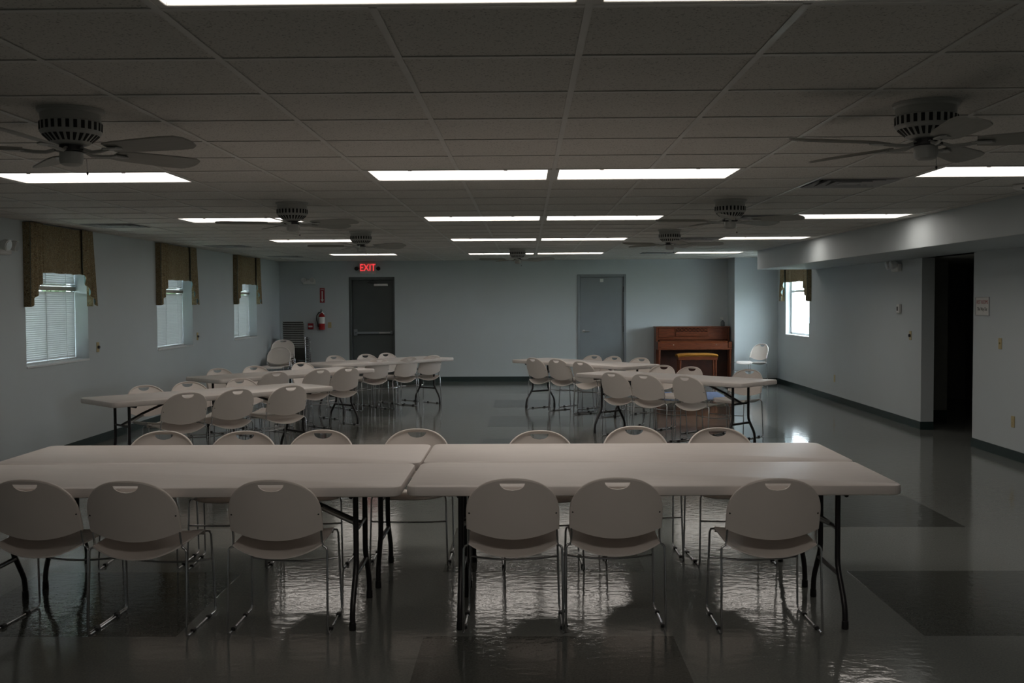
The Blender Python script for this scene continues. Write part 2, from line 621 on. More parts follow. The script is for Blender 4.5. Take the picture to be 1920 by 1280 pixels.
for r_ in rows:
    y = GY + r_ * T
    if y < YF + 0.02 or y > YB - 0.02:
        continue
    b = MB()
    for c in cols:
        # no tee across the middle of a fixture's long side
        a0, a1 = max(XL, GX + c * T + 0.012), min(SX if y < SY else (XR if y < BY else BX), GX + (c + 1) * T - 0.012)
        if a1 - a0 > 0.02:
            b.box(a0, a1, y - 0.012, y + 0.012, H + 0.0006, H + 0.0036)
    b.build('cross_tee', 'tee_white', ceiling)

# ------------------------------------------------------------------ windows
def window(n, xw, sgn, ya, yb, z0, z1, xin, mull=0.02):
    """sgn -1: left wall (outside towards -x); xin = x of the frame plane"""
    w = empty_struct('window_%d' % n, (xw, (ya + yb) / 2, z0))
    d = 0.05 * sgn
    fx0, fx1 = sorted((xin - xw, xin - xw + d))
    L = (yb - ya) / 2
    hh = z1 - z0
    fr = MB()
    fr.bbox(fx0, fx1, -L, -L + 0.05, 0, hh).bbox(fx0, fx1, L - 0.05, L, 0, hh).bbox(fx0, fx1, -L, L, 0, 0.05).bbox(fx0, fx1, -L, L, hh - 0.05, hh)
    fr.build('window_frame', 'frame_white', w)
    mz = 0.82
    MB().bbox(fx0, fx1, -L + 0.05, L - 0.05, mz - 0.022, mz + 0.022).build('meeting_rail', 'frame_white', w)
    if mull:
        MB().bbox(fx0, fx1, -mull, mull, 0.05, hh - 0.05).build('mullion', 'frame_white', w)
    gx = (fx0 + fx1) / 2
    for a, c, e, f_ in ((-L + 0.05, -mull, 0.05, mz - 0.022), (mull, L - 0.05, 0.05, mz - 0.022), (-L + 0.05, -mull, mz + 0.022, hh - 0.05), (mull, L - 0.05, mz + 0.022, hh - 0.05)):
        MB().box(gx - 0.002, gx + 0.002, a, c, e, f_).build('pane', 'window_glass', w)
    sx0, sx1 = sorted((xin - xw, -0.012 * sgn))
    MB().bbox(sx0, sx1, -L, L, -0.012, 0.012, 0.004).build('window_sill', 'frame_white', w)
    return w

def pleat_sheet(y0, y1, zt, zb_fn, x0, amp, waves, ny=40, nz=7, sgn=1, flare=0.0):
    g = []
    for i in range(ny + 1):
        t = i / ny
        y = y0 + (y1 - y0) * t
        zb = zb_fn(t)
        row = []
        for j in range(nz + 1):
            s_ = j / nz
            x = x0 + sgn * amp * (0.45 + 0.55 * s_) * math.sin(t * waves * 2 * math.pi)
            fy = flare * s_ * (t if flare > 0 else 1 - t)
            row.append((x, y + fy, zt + (zb - zt) * s_))
        g.append(row)
    return g

def valance(label, xw, sgn, ya, yb, zt):
    """sgn +1: hangs on the left wall, projects to +x"""
    v = thing('window_valance', label, 'valance', (xw, (ya + yb) / 2, zt - 0.85), 0, 'valances over the windows')
    L = (yb - ya) / 2
    top = 0.85
    pr = 0.055 * sgn
    e0, e1 = sorted((0.0, pr - 0.015 * sgn))
    MB().bbox(e0, e1, -L + 0.02, L - 0.02, top - 0.03, top - 0.005).build('mounting_board', 'frame_white', v)
    hem = lambda t: 0.355 + 0.003 * math.sin(t * 14)
    MB().sheet(pleat_sheet(-L + 0.06, 0.12, top, hem, pr, 0.006, 2.5, sgn=sgn), 0.005).build('centre_panel', 'valance_fabric', v, 60)
    MB().sheet(pleat_sheet(0.125, L - 0.06, top, hem, pr - 0.006 * sgn, 0.006, 2.2, sgn=sgn), 0.005).build('centre_panel', 'valance_fabric', v, 60)
    for side in (-1, 1):
        # jabot: long at the outer edge, stepping up to the inside
        def zb(t, side=side):
            q_ = t if side < 0 else 1 - t
            steps = [0.0, 0.03, 0.10, 0.13, 0.22, 0.26, 0.37]
            p = q_ * (len(steps) - 1)
            i = min(int(p), len(steps) - 2)
            return steps[i] + (steps[i + 1] - steps[i]) * (p - i)
        a, b_ = (-L, -L + 0.28) if side < 0 else (L - 0.28, L)
        j = MB().sheet(pleat_sheet(a, b_, top + 0.005, zb, pr + 0.024 * sgn, 0.018, 3.0, ny=36, sgn=sgn, flare=0.11 if side > 0 else -0.02), 0.005).build('jabot', 'valance_fabric', v, 60)
        MB().sheet(pleat_sheet(a + 0.004, b_ - 0.004, top - 0.01, lambda t: zb(t) + 0.006, pr + 0.018 * sgn, 0.017, 3.0, ny=36, sgn=sgn, flare=0.11 if side > 0 else -0.02), 0.004).build('lining', 'lining', j, 60)
        q0, q1 = sorted((0.0, pr + 0.015 * sgn))
        yy = -L if side < 0 else L
        MB().box(q0, q1, yy - 0.004, yy + 0.004, 0.0, top + 0.005).build('return_panel', 'valance_fabric', v)
    return v

slat_me = {}
def blind(label, ya, yb, x, z_top, z_bot):
    b = thing('window_blind', label, 'blind', (x, (ya + yb) / 2, z_bot), 0, 'blinds in the left windows')
    L = (yb - ya) / 2 - 0.01
    key = round(L, 3)
    if key not in slat_me:
        tl = R(70)
        m_ = MB()
        g = []
        for i in (0, 1):
            y = -L + i * 2 * L
            row = []
            for j in range(5):
                s_ = (j / 4 - 0.5) * 0.025
                cam_ = 0.002 * (1 - (2 * (j / 4) - 1) ** 2)
                row.append((s_ * math.cos(tl) - cam_ * math.sin(tl), y, s_ * math.sin(tl) + cam_ * math.cos(tl)))
            g.append(row)
        m_.sheet(g, 0.0012)
        slat_me[key] = m_.mesh('slat')
    hgt = z_top - z_bot
    MB().bbox(-0.016, 0.016, -L, L, hgt - 0.045, hgt, 0.003).build('headrail', 'blind_rail' if z_top < 2 else 'blind_white', b)
    MB().bbox(-0.012, 0.012, -L, L, 0.0, 0.016, 0.003).build('bottom_rail', 'blind_white', b)
    n = int((hgt - 0.075) / 0.0225)
    for k in range(n):
        o_ = obj('slat', slat_me[key], 'blind_white', b)
        o_.location = (0, 0, 0.032 + k * 0.0225)
    for yy in (-L * 0.66, 0.0, L * 0.66):
        MB().tube([(0.014, yy, 0.01), (0.014, yy, hgt - 0.04)], 0.0016, 5).build('ladder_cord', 'blind_white', b)
    return b

pos = ['nearest the camera on the left wall', 'in the middle of the left wall', 'farthest back on the left wall']
for k, (a, b_) in enumerate(WIN_L):
    window(k + 1, XL, -1, a, b_, ZS, ZT, XL - 0.175)
    valance('gold patterned swag valance over the window ' + pos[k], XL, 1, a - 0.02, b_ - 0.02, H - 0.012)
    blind('upper white slatted blind in the window ' + pos[k], a, b_, XL - 0.15, ZT - 0.01, 1.845)
    blind('lower white slatted blind in the window ' + pos[k], a, b_, XL - 0.15, 1.835, ZS + 0.014)
window(4, XR, 1, RW[0], RW[1], 0.98, ZT, XR + 0.10, 0)
valance('gold patterned swag valance over the bright window on the right wall', XR, -1, RW[0] - 0.14, RW[1] + 0.10, H - 0.012)

# ------------------------------------------------------------------ doors
d1 = empty_struct('door_1', ((D1[0] + D1[1]) / 2, YB, 0))
w = (D1[1] - D1[0]) / 2
MB().bbox(-w, -w + 0.055, 0.002, 0.20, 0, 2.15).bbox(w - 0.03, w, 0.002, 0.20, 0, 2.15).bbox(-w + 0.055, w - 0.03, 0.002, 0.20, 2.09, 2.15).build('door_frame', 'door_dark', d1)
lf = MB().bbox(-w + 0.06, w - 0.035, 0.10, 0.145, 0.01, 2.085).build('door_leaf', 'door_dark', d1)
pb = MB().bbox(-w + 0.10, w - 0.07, 0.03, 0.065, 0.985, 1.03, 0.006)
pb.bbox(-w + 0.085, -w + 0.155, 0.03, 0.10, 0.95, 1.085, 0.006).bbox(w - 0.10, w - 0.055, 0.03, 0.10, 0.975, 1.045, 0.006)
pb.build('panic_bar', 'door_grey', lf, None)
MB().bbox(w - 0.33, w - 0.10, 0.022, 0.031, 0.992, 1.022, 0.002).build('push_pad', 'steel', lf)
MB().bbox(w - 0.43, w - 0.15, 0.03, 0.10, 1.965, 2.015, 0.006).build('door_closer', 'steel', lf)
MB().tube([(w - 0.36, 0.05, 2.02), (w - 0.56, 0.02, 2.04), (w - 0.42, 0.05, 2.10)], 0.008, 6).build('closer_arm', 'black_plastic', lf)

d2 = empty_struct('door_2', ((D2[0] + D2[1]) / 2, YB, 0))
w = (D2[1] - D2[0]) / 2
MB().bbox(-w, -w + 0.055, -0.018, 0.12, 0, 2.18).bbox(w - 0.05, w, -0.018, 0.12, 0, 2.18).bbox(-w + 0.055, w - 0.05, -0.018, 0.12, 2.125, 2.18).build('door_frame', 'door_grey', d2)
lf = MB().bbox(-w + 0.058, w - 0.053, 0.012, 0.057, 0.008, 2.122).build('door_leaf', 'door_grey', d2)
MB().lathe([(0.032, 0), (0.032, 0.012), (0.014, 0.014), (0.012, 0.045)], 16).build('lever_rose', 'steel', lf, 40)
ro = [o for o in lf.children][-1]
ro.location = (-w + 0.125, 0.012, 1.02)
ro.rotation_euler = (R(90), 0, 0)
MB().tube([(-w + 0.125, -0.033, 1.02), (-w + 0.15, -0.038, 1.02), (-w + 0.245, -0.036, 1.018)], 0.011, 8).build('lever_handle', 'steel', lf, 40)
for z in (0.25, 1.06, 1.87):
    MB().tube([(w - 0.052, 0.004, z - 0.055), (w - 0.052, 0.004, z + 0.055)], 0.009, 8).build('hinge', 'black_plastic', lf, 40)
MB().bbox(-0.035, 0.035, 0.006, 0.012, 2.02, 2.09, 0.002).build('number_plate', 'label_white', lf)

# ------------------------------------------------------------------ light fixtures
def troffer():
    t = thing('ceiling_light', 'x', 'ceiling light')
    e, g = 0.038, 0.003
    W2, D_ = 2 * T, T
    fr = MB()
    zb, zt = 0.0, 0.02
    fr.bbox(g, e, g, D_ - g, zb, zt, 0.002).bbox(W2 - e, W2 - g, g, D_ - g, zb, zt, 0.002)
    fr.bbox(e, W2 - e, g, e, zb, zt, 0.002).bbox(e, W2 - e, D_ - e, D_ - g, zb, zt, 0.002)
    f_ = fr.build('frame', 'tee_white', t)
    MB().box(e, W2 - e, e, D_ - e, 0.012, 0.018).build('diffuser', 'panel_light', t)
    MB().box(g, W2 - g, g, D_ - g, 0.02, 0.10).build('housing', 'tee_white', t)
    for x in (0.5 * T, 1.5 * T):
        MB().bbox(x - 0.012, x + 0.012, e - 0.006, e + 0.004, -0.003, 0.002, 0.001).build('latch', 'tee_white', f_)
    return t
lt = troffer()
first = True
for c, cn in LIGHT_COLS:
    for r_, rn in LIGHT_ROWS:
        if (c, r_) in NO_LIGHT:
            continue
        lab = 'white lit ceiling light panel, %s, %s' % (rn, cn)
        loc = (GX + c * T, GY + r_ * T, H + 0.002)
        if first:
            lt.location = loc
            lt['label'] = lab
            lt['group'] = 'fluorescent ceiling panels'
            first = False
        else:
            copy_tree(lt, loc, 0, lab, 'fluorescent ceiling panels')

# ------------------------------------------------------------------ air vents
def make_vent():
    t = thing('air_vent', 'x', 'air vent')
    def ring(a, b_, z0, z1):
        m_ = MB()
        vs_ = []
        for h_, z in ((a, z0), (b_, z1)):
            vs_ += [(-h_, -h_, z), (h_, -h_, z), (h_, h_, z), (-h_, h_, z)]
        fs_ = [(i, (i + 1) % 4, 4 + (i + 1) % 4, 4 + i) for i in range(4)]
        top_ = [(x, y, z + 0.003) for x, y, z in vs_]
        m_.add(vs_ + top_, fs_ + [tuple(j + 8 for j in reversed(f)) for f in fs_] + [(i, (i + 1) % 4, 8 + (i + 1) % 4, 8 + i) for i in range(4)] + [(4 + i, 4 + (i + 1) % 4, 12 + (i + 1) % 4, 12 + i) for i in range(4)])
        return m_
    ring(0.302, 0.275, 0.0, 0.004).build('frame', 'vent_metal', t)
    for a, b_ in ((0.27, 0.215), (0.20, 0.145), (0.13, 0.085)):
        ring(a, b_, -0.004, 0.035).build('louvre', 'vent_metal', t)
    MB().bbox(-0.07, 0.07, -0.07, 0.07, -0.004, 0.002, 0.002).build('centre_plate', 'vent_metal', t)
    MB().box(-0.295, 0.295, -0.295, 0.295, 0.05, 0.06).build('backing', 'slot_dark', t)
    return t
vt = make_vent()
vl = ['nearest the camera on the right', 'second on the right, behind the right-hand fan', 'third on the right by the farther right fan', 'last on the right near the back wall',
      'over the left side between the two nearer windows', 'over the left side before the last window', 'over the left back corner']
for k, (c, r_) in enumerate(VENTS):
    loc = (GX + (c + 0.5) * T, GY + (r_ + 0.5) * T, H + 0.001)
    lab = 'grey square ceiling air vent, ' + vl[k]
    if k == 0:
        vt.location = loc
        vt['label'] = lab
        vt['group'] = 'ceiling air vents'
    else:
        copy_tree(vt, loc, 0, lab, 'ceiling air vents')

# ------------------------------------------------------------------ ceiling fans
def make_fan():
    t = thing('ceiling_fan', 'x', 'ceiling fan')
    MB().lathe([(0.137, 0.0), (0.135, -0.012), (0.124, -0.02), (0.122, -0.052)], 36).build('canopy', 'fan_white', t, 35)
    hs = MB().lathe([(0.122, -0.052), (0.128, -0.056), (0.126, -0.098), (0.122, -0.104), (0.075, -0.148), (0.06, -0.152)], 36).build('motor_housing', 'fan_white', t, 35)
    sl = MB()
    for k in range(26):
        a = 2 * math.pi * k / 26
        ca, sa = math.cos(a), math.sin(a)
        def q(r_, tt, z):
            return (r_ * ca - tt * sa, r_ * sa + tt * ca, z)
        for (r0, z0, w0), (r1, z1, w1) in (((0.1285, -0.058, 0.0075), (0.1275, -0.092, 0.0075)), ((0.1165, -0.111, 0.008), (0.086, -0.139, 0.0045))):
            vs_ = [q(r0, -w0, z0), q(r0, w0, z0), q(r1, w1, z1), q(r1, -w1, z1)]
            vs_ += [q(r0 - 0.004, -w0, z0), q(r0 - 0.004, w0, z0), q(r1 - 0.004, w1, z1), q(r1 - 0.004, -w1, z1)]
            sl.add(vs_, [(0, 1, 2, 3), (7, 6, 5, 4), (0, 4, 5, 1), (1, 5, 6, 2), (2, 6, 7, 3), (3, 7, 4, 0)])
    sl.build('vent_slots', 'slot_dark', hs)
    MB().lathe([(0.05, -0.15), (0.05, -0.168), (0.068, -0.17), (0.068, -0.178), (0.04, -0.18)], 24).build('flywheel', 'black_plastic', t, 35)
    sw = MB().lathe([(0.04, -0.178), (0.048, -0.182), (0.05, -0.215), (0.045, -0.232), (0.03, -0.24), (0.0, -0.242)], 24).build('switch_housing', 'fan_white', t, 40)
    MB().tube([(0.045, -0.02, -0.205), (0.056, -0.024, -0.207), (0.058, -0.025, -0.26)], 0.0018, 5).build('pull_chain', 'steel', sw)
    MB().lathe([(0.004, -0.262), (0.005, -0.27), (0.001, -0.278)], 8, (0.058, -0.025, 0)).build('chain_pull', 'black_plastic', sw)
    # blade: outline widening to a rounded tip, pitched 12 degrees
    pts = [(0.20, 0.045), (0.26, 0.058), (0.40, 0.066), (0.52, 0.072), (0.585, 0.066), (0.615, 0.045), (0.625, 0.012)]
    pl = pts + [(x, -y) for x, y in reversed(pts)]
    bm_ = MB().prism(pl, -0.003, 0.003)
    tl = R(-13)
    bm_.v = [(x, y * math.cos(tl) - z * math.sin(tl), y * math.sin(tl) + z * math.cos(tl) - 0.172) for x, y, z in bm_.v]
    bme = bm_.mesh('blade')
    ir = MB().tube([(0.05, 0.0, -0.168), (0.10, 0.012, -0.185), (0.15, 0.008, -0.184), (0.20, 0.0, -0.178)], 0.008, 6)
    ir.prism([(0.19, 0.03), (0.255, 0.022), (0.27, 0.0), (0.255, -0.022), (0.19, -0.03), (0.175, 0.0)], -0.182, -0.176)
    ime = ir.mesh('blade_iron', 40)
    sme = MB().lathe([(0.006, 0), (0.005, 0.004)], 8).mesh('screw')
    for k in range(5):
        a = 2 * math.pi * k / 5
        b_ = obj('blade', bme, 'fan_blade', t)
        b_.rotation_euler = (0, 0, a)
        i_ = obj('blade_iron', ime, 'fan_white', b_)
    return t
fn = make_fan()
FANS = [((-1.5, 2.5), 52, 'white ceiling fan nearest the camera on the left'),
        ((4.5, 2.5), 50, 'white ceiling fan nearest the camera on the right'),
        ((-1.5, 9.5), 51, 'white ceiling fan second in the left row'),
        ((4.5, 9.5), 40, 'white ceiling fan second in the right row'),
        ((-1.5, 15.5), 45, 'white ceiling fan last in the left row before the exit sign'),
        ((4.5, 15.5), 60, 'white ceiling fan last in the right row'),
        ((1.5, 22.5), 50, 'white ceiling fan in the middle near the back wall')]
for k, ((c, r_), a, lab) in enumerate(FANS):
    loc = (GX + c * T, GY + r_ * T, H + 0.004)
    if k == 0:
        fn.location = loc
        fn.rotation_euler = (0, 0, R(a))
        fn['label'] = lab
        fn['group'] = 'ceiling fans'
    else:
        copy_tree(fn, loc, R(a), lab, 'ceiling fans')

# ------------------------------------------------------------------ folding tables
TL, TW, TZ, TH = 2.445, 0.762, 0.74, 0.052

def rrect(L, W, r_, n=6):
    p = []
    for cx, cy, a0 in ((L - r_, W - r_, 0), (-L + r_, W - r_, 90), (-L + r_, -W + r_, 180), (L - r_, -W + r_, 270)):
        for k in range(n + 1):
            a = R(a0 + 90 * k / n)
            p.append((cx + r_ * math.cos(a), cy + r_ * math.sin(a)))
    return p

def make_table():
    t = thing('folding_table', 'x', 'table')
    L, W = TL / 2, TW / 2
    m_ = MB()
    lev = [(0.012, -TH), (0.003, -TH + 0.004), (0.0, -TH + 0.012), (0.0, -0.014), (0.003, -0.005), (0.012, 0.0)]
    rings = [[(x, y, TZ + z) for x, y in rrect(L - i_, W - i_, 0.06 - i_)] for i_, z in lev]
    n = len(rings[0])
    vs_ = [p for r_ in rings for p in r_]
    fs_ = [(a * n + k, a * n + (k + 1) % n, (a + 1) * n + (k + 1) % n, (a + 1) * n + k) for a in range(len(rings) - 1) for k in range(n)]
    fs_.append(tuple(reversed(range(n))))
    fs_.append(tuple((len(rings) - 1) * n + k for k in range(n)))
    m_.add(vs_, fs_)
    m_.build('tabletop', 'table_plastic', t, 40)
    z0 = TZ - TH
    for sx in (-1, 1):
        x = sx * 0.965
        for sy in (-1, 1):
            path = [(x, sy * 0.155, z0), (x, sy * 0.155, 0.33), (x, sy * 0.16, 0.295), (x, sy * 0.175, 0.265), (x, sy * 0.262, 0.145), (x, sy * 0.28, 0.11), (x, sy * 0.288, 0.07), (x, sy * 0.29, 0.035)]
            lg = MB().tube(path, 0.0145, 10).build('leg', 'leg_paint', t, 50)
            MB().lathe([(0.017, 0.0), (0.018, 0.006), (0.017, 0.04), (0.015, 0.042)], 12, (x, sy * 0.29, 0)).build('foot_cap', 'black_plastic', lg, 40)
        MB().tube([(x, -0.155, 0.475), (x, 0.155, 0.475)], 0.011, 8).build('crossbar', 'leg_paint', t, 50)
        MB().tube([(x, -0.185, 0.25), (x, 0.185, 0.25)], 0.013, 8).build('crossbar', 'leg_paint', t, 50)
        MB().tube([(x, -0.30, z0 - 0.012), (x, 0.30, z0 - 0.012)], 0.012, 8).build('hinge_bar', 'leg_paint', t, 50)
        MB().tube([(x, 0.03, 0.475), (x - sx * 0.22, 0.03, 0.575), (x - sx * 0.52, 0.03, z0 - 0.005)], 0.012, 8).build('brace', 'leg_paint', t, 50)
        MB().tube([(x, -0.03, 0.475), (x - sx * 0.20, -0.02, 0.565)], 0.012, 8).build('brace_lock', 'steel', t, 50)
    return t
tb = make_table()
xr = 0.622          # centre of the right-hand front tables
TABLES = [
    ((xr + 0.005, 5.49, 0), 0.0, 'long white folding table at front right, nearest the camera'),
    ((xr + 0.01, 6.265, 0), 0.0, 'long white folding table at right, just behind the front right one'),
    ((xr - 2.465, 5.475, 0), R(0.15), 'long white folding table at front left, cut off by the left edge of the frame'),
    ((xr - 2.445, 6.255, 0), R(0.1), 'long white folding table at left, just behind the front left one'),
    ((-3.186, 10.606, 0), R(45.4), 'white folding table set at an angle, nearest of the three on the left'),
    ((-3.108, 13.424, 0), R(49.5), 'white folding table set at an angle, middle of the three on the left'),
    ((-2.246, 16.196, 0), R(47.8), 'white folding table set at an angle, farthest of the three on the left'),
    ((1.739, 12.484, 0), R(-45), 'white folding table set at an angle, nearer of the two on the right'),
    ((0.844, 15.509, 0), R(-50), 'white folding table set at an angle in front of the grey door'),
]
for k, (loc, a, lab) in enumerate(TABLES):
    grp = 'long front tables' if k < 4 else 'angled tables'
    if k == 0:
        tb.location = loc
        tb.rotation_euler = (0, 0, a)
        tb['label'] = lab
        tb['group'] = grp
    else:
        copy_tree(tb, loc, a, lab, grp)

# ------------------------------------------------------------------ stacking chairs
def make_chair():
    t = thing('stacking_chair', 'x', 'chair')
    # backrest -----------------------------------------------------
    hw, ztop, zs = 0.222, 0.79, 0.605
    hole_w, hz, hd = 0.062, 0.772, 0.036
    def ztp(x):
        return zs + (ztop - zs) * max(0.0, 1 - abs(x / hw) ** 2.35) ** (1 / 2.35)
    def zbt(x):
        return 0.478 + 0.05 * (x / hw) ** 2
    def p3(x, z):
        y = -0.205 - (z - 0.47) * 0.33 - 0.034 * (1 - (x / hw) ** 2)
        return Vector((x, y, z))
    xs = [-hw * math.cos(math.pi * k / 18) for k in range(19)]
    xs += [-hole_w, hole_w] + [hole_w * s_ for s_ in (-0.93, -0.75, -0.45, 0.0, 0.45, 0.75, 0.93)]
    xs = sorted(set(round(x, 5) for x in xs))
    nlow, nup = 7, 2
    low, upr = [], []
    for x in xs:
        zt, zb = ztp(x), zbt(x)
        if abs(x) < hole_w + 1e-6:
            h_b = hz - hd * math.sqrt(max(0, 1 - (x / hole_w) ** 2))
            h_t = min(hz, zt - 0.008)
        else:
            h_b = h_t = zb + (zt - zb) * 0.93
        low.append([p3(x, zb + (h_b - zb) * j / nlow) for j in range(nlow + 1)])
        upr.append([p3(x, h_t + (zt - h_t) * j / nup) for j in range(nup + 1)])
    b_ = MB()
    b_.sheet(low, 0.006)
    b_.sheet(upr, 0.006)
    rim = [p3(-hw, zbt(hw))] + [p3(x, ztp(x)) for x in [-hw * math.cos(math.pi * k / 32) for k in range(33)]] + [p3(hw, zbt(hw))]
    b_.tube([q + Vector((0, 0.006, 0)) for q in rim], 0.0075, 8)
    for sx in (-1, 1):
        b_.tube([(sx * 0.217, -0.213, 0.525), (sx * 0.217, -0.243, 0.62)], 0.011, 8)
    bk = b_.build('backrest', 'chair_plastic', t, 45)
    for sx in (-1, 1):
        MB().lathe([(0.0045, 0), (0.0045, 0.003), (0.003, 0.004)], 8).build('screw', 'black_plastic', bk)
        s_ = bk.children[-1]
        s_.location = (sx * 0.213, -0.2555, 0.612)
        s_.rotation_euler = (R(90), 0, 0)
    # seat ---------------------------------------------------------
    g = []
    for i in range(15):
        u = i / 7 - 1
        row = []
        for j in range(13):
            v = j / 12
            half = 0.218 + 0.008 * v
            y = -0.225 + 0.435 * v
            if v > 0.9:
                y = -0.225 + 0.435 * (0.9 + (v - 0.9) * 0.8)
            yc = 0.03 * (1 - u * u) * (1 - v) * -1
            corner = 0.05 * max(0, (v - 0.6) / 0.4) ** 2 * abs(u) ** 4
            z = 0.452 - (0.047 * (1 - v) ** 1.2 + 0.012) * (1 - abs(u) ** 2.2)
            z += 0.012 * v
            z -= 0.035 * max(0, (v - 0.82) / 0.18) ** 2
            row.append((u * (half - corner * 0.3), y + yc - corner, z))
        g.append(row)
    MB().sheet(g, 0.007).build('seat', 'chair_plastic', t, 50)
    # sled frame ---------------------------------------------------
    for sx in (-1, 1):
        path = [(sx * 0.217, -0.245, 0.62), (sx * 0.217, -0.212, 0.50), (sx * 0.219, -0.202, 0.455), (sx * 0.225, -0.201, 0.441), (sx * 0.237, -0.202, 0.436),
                (sx * 0.244, -0.205, 0.424), (sx * 0.247, -0.23, 0.03), (sx * 0.247, -0.226, 0.012), (sx * 0.247, -0.208, 0.007),
                (sx * 0.243, 0.20, 0.007), (sx * 0.242, 0.217, 0.012), (sx * 0.241, 0.222, 0.03), (sx * 0.231, 0.197, 0.42), (sx * 0.226, 0.19, 0.438), (sx * 0.215, 0.175, 0.442), (sx * 0.12, 0.12, 0.437)]
        lg = MB().tube(path, 0.0058, 8).build('sled_leg', 'chrome', t, 50)
        for yy in (-0.13, 0.10):
            MB().bbox(sx * 0.245 - 0.011, sx * 0.245 + 0.011, yy - 0.018, yy + 0.018, 0.0, 0.019, 0.004).build('glide', 'black_plastic', lg)
    arc = [(-0.234 + 0.468 * k / 8, 0.211 - 0.03 * (1 - (k / 4 - 1) ** 2), 0.285 - 0.012 * (1 - (k / 4 - 1) ** 2)) for k in range(9)]
    MB().tube(arc, 0.0055, 8).build('crossbar', 'chrome', t, 50)
    return t
ch = make_chair()
ch_used = [False]

def chair(x, y, rz, label, group, z=0.0):
    if not ch_used[0]:
        ch_used[0] = True
        ch.location = (x, y, z)
        ch.rotation_euler = (0, 0, rz)
        ch['label'] = label
        ch['group'] = group
        return ch
    return copy_tree(ch, (x, y, z), rz, label, group)

S = 0.86 / 0.88       # positions were taken at a back height of 0.77, the chair's is 0.79
def by_back(pts, deg, labels, group, jit=()):
    for k, (x, y) in enumerate(pts):
        a = R(deg + (jit[k] if k < len(jit) else 0))
        chair(x * S - math.sin(a) * 0.31, y * S + math.cos(a) * 0.31, a, labels[k], group)

ordn = ['first', 'second', 'third', 'fourth', 'fifth', 'sixth', 'seventh', 'eighth']
by_back([(-2.49, 5.16), (-1.97, 5.11), (-1.26, 5.13), (-0.07, 5.15), (0.45, 5.17), (1.23, 5.13)], 0,
        ['white chair with its back to the camera at the front tables, %s from the left' % o_ for o_ in ordn[:6]],
        'front row of chairs', (-3, -2, 0.5, 0, 0, 0))
by_back([(-3.74, 6.95), (-2.47, 7.05), (-1.91, 7.03), (-1.39, 7.08), (-0.75, 7.12), (0.09, 7.0), (0.75, 7.22), (1.31, 7.12)], 180,
        ['white chair facing the camera across the front tables, %s from the left' % o_ for o_ in ordn[:8]],
        'chairs facing the camera at the front tables', (-14, 2, 3, -2, 0, 2, 1, 3))
three = ['left of three', 'middle of three', 'right of three']
GR = [('nearest angled left table', 45, [(-3.32, 10.17), (-2.94, 10.56), (-2.49, 10.97)], [(-4.04, 11.01), (-3.73, 11.48), (-3.28, 11.95)]),
      ('middle angled left table', 49, [(-3.16, 13.12), (-2.70, 13.60), (-2.39, 13.95)], [(-4.08, 13.80), (-3.73, 14.30), (-3.24, 15.05)]),
      ('farthest angled left table', 47, [(-2.27, 16.09), (-1.85, 16.50), (-1.52, 16.95)], [(-3.12, 16.99), (-2.66, 17.36), (-2.37, 17.73)]),
      ('nearer angled right table', -44, [(1.06, 12.77), (1.41, 12.45), (1.85, 12.11)], [(1.84, 14.05), (2.16, 13.70), (2.79, 13.13)]),
      ('angled table by the grey door', -48, [(0.12, 16.08), (0.47, 15.70), (0.80, 15.10)], [(1.08, 16.74), (1.37, 16.35), (1.75, 15.95)])]
for nm, deg, near, far in GR:
    by_back(near, deg, ['white chair, near side of the %s, %s' % (nm, t_) for t_ in three], 'chairs at the angled tables', (-3, 2, -2))
    by_back(far, deg + 180, ['white plastic chair behind the %s, %s' % (nm, t_) for t_ in three], 'chairs at the angled tables', (3, -2, 2))
chair(4.30, 20.12, R(122), 'white plastic chair standing alone in the back right corner beside the piano', 'chairs along the walls')
chair(-4.68, 19.42, R(176), 'white plastic chair facing the room in front of the chair stacks, back left corner', 'chairs along the walls')
for k in range(4):
    chair(-4.72, 20.05, R(184), 'white chair in the low white stack, back left corner, %s from the bottom' % ordn[k], 'low white stack', z=0.04 * k)

# dark stack ---------------------------------------------------------
def make_dark_chair():
    t = thing('dark_stacking_chair', 'x', 'chair')
    g = []
    for i in range(9):
        u = i / 4 - 1
        g.append([(u * 0.20, -0.20 - 0.10 * s_ - 0.02 * (1 - u * u), 0.50 + 0.25 * s_) for s_ in (0, 0.33, 0.66, 1)])
    MB().sheet(g, 0.008).build('backrest', 'stack_olive', t, 50)
    g = []
    for i in range(7):
        u = i / 3 - 1
        g.append([(u * 0.20, -0.19 + 0.40 * v, 0.43 - 0.015 * (1 - u * u) - 0.02 * (v > 0.95)) for v in (0, 0.3, 0.6, 0.9, 1)])
    MB().sheet(g, 0.012).build('seat', 'stack_olive', t, 50)
    MB().tube([(-0.208, -0.305, 0.755), (0.0, -0.325, 0.757), (0.208, -0.305, 0.755)], 0.008, 8).build('top_rail', 'vent_metal', t, 50)
    for sx in (-1, 1):
        MB().tube([(sx * 0.208, -0.29, 0.73), (sx * 0.208, -0.20, 0.46), (sx * 0.215, -0.205, 0.42), (sx * 0.225, -0.235, 0.0)], 0.008, 8).build('leg', 'chrome', t, 50)
        MB().tube([(sx * 0.208, -0.20, 0.415), (sx * 0.21, 0.17, 0.415), (sx * 0.225, 0.20, 0.39), (sx * 0.23, 0.22, 0.0)], 0.008, 8).build('leg', 'chrome', t, 50)
    return t
dk = make_dark_chair()
n = 15
names = ['topmost'] + [o_ + ' from the top' for o_ in ['second', 'third', 'fourth', 'fifth', 'sixth', 'seventh', 'eighth', 'ninth', 'tenth', 'eleventh', 'twelfth', 'thirteenth', 'fourteenth']] + ['lowest']
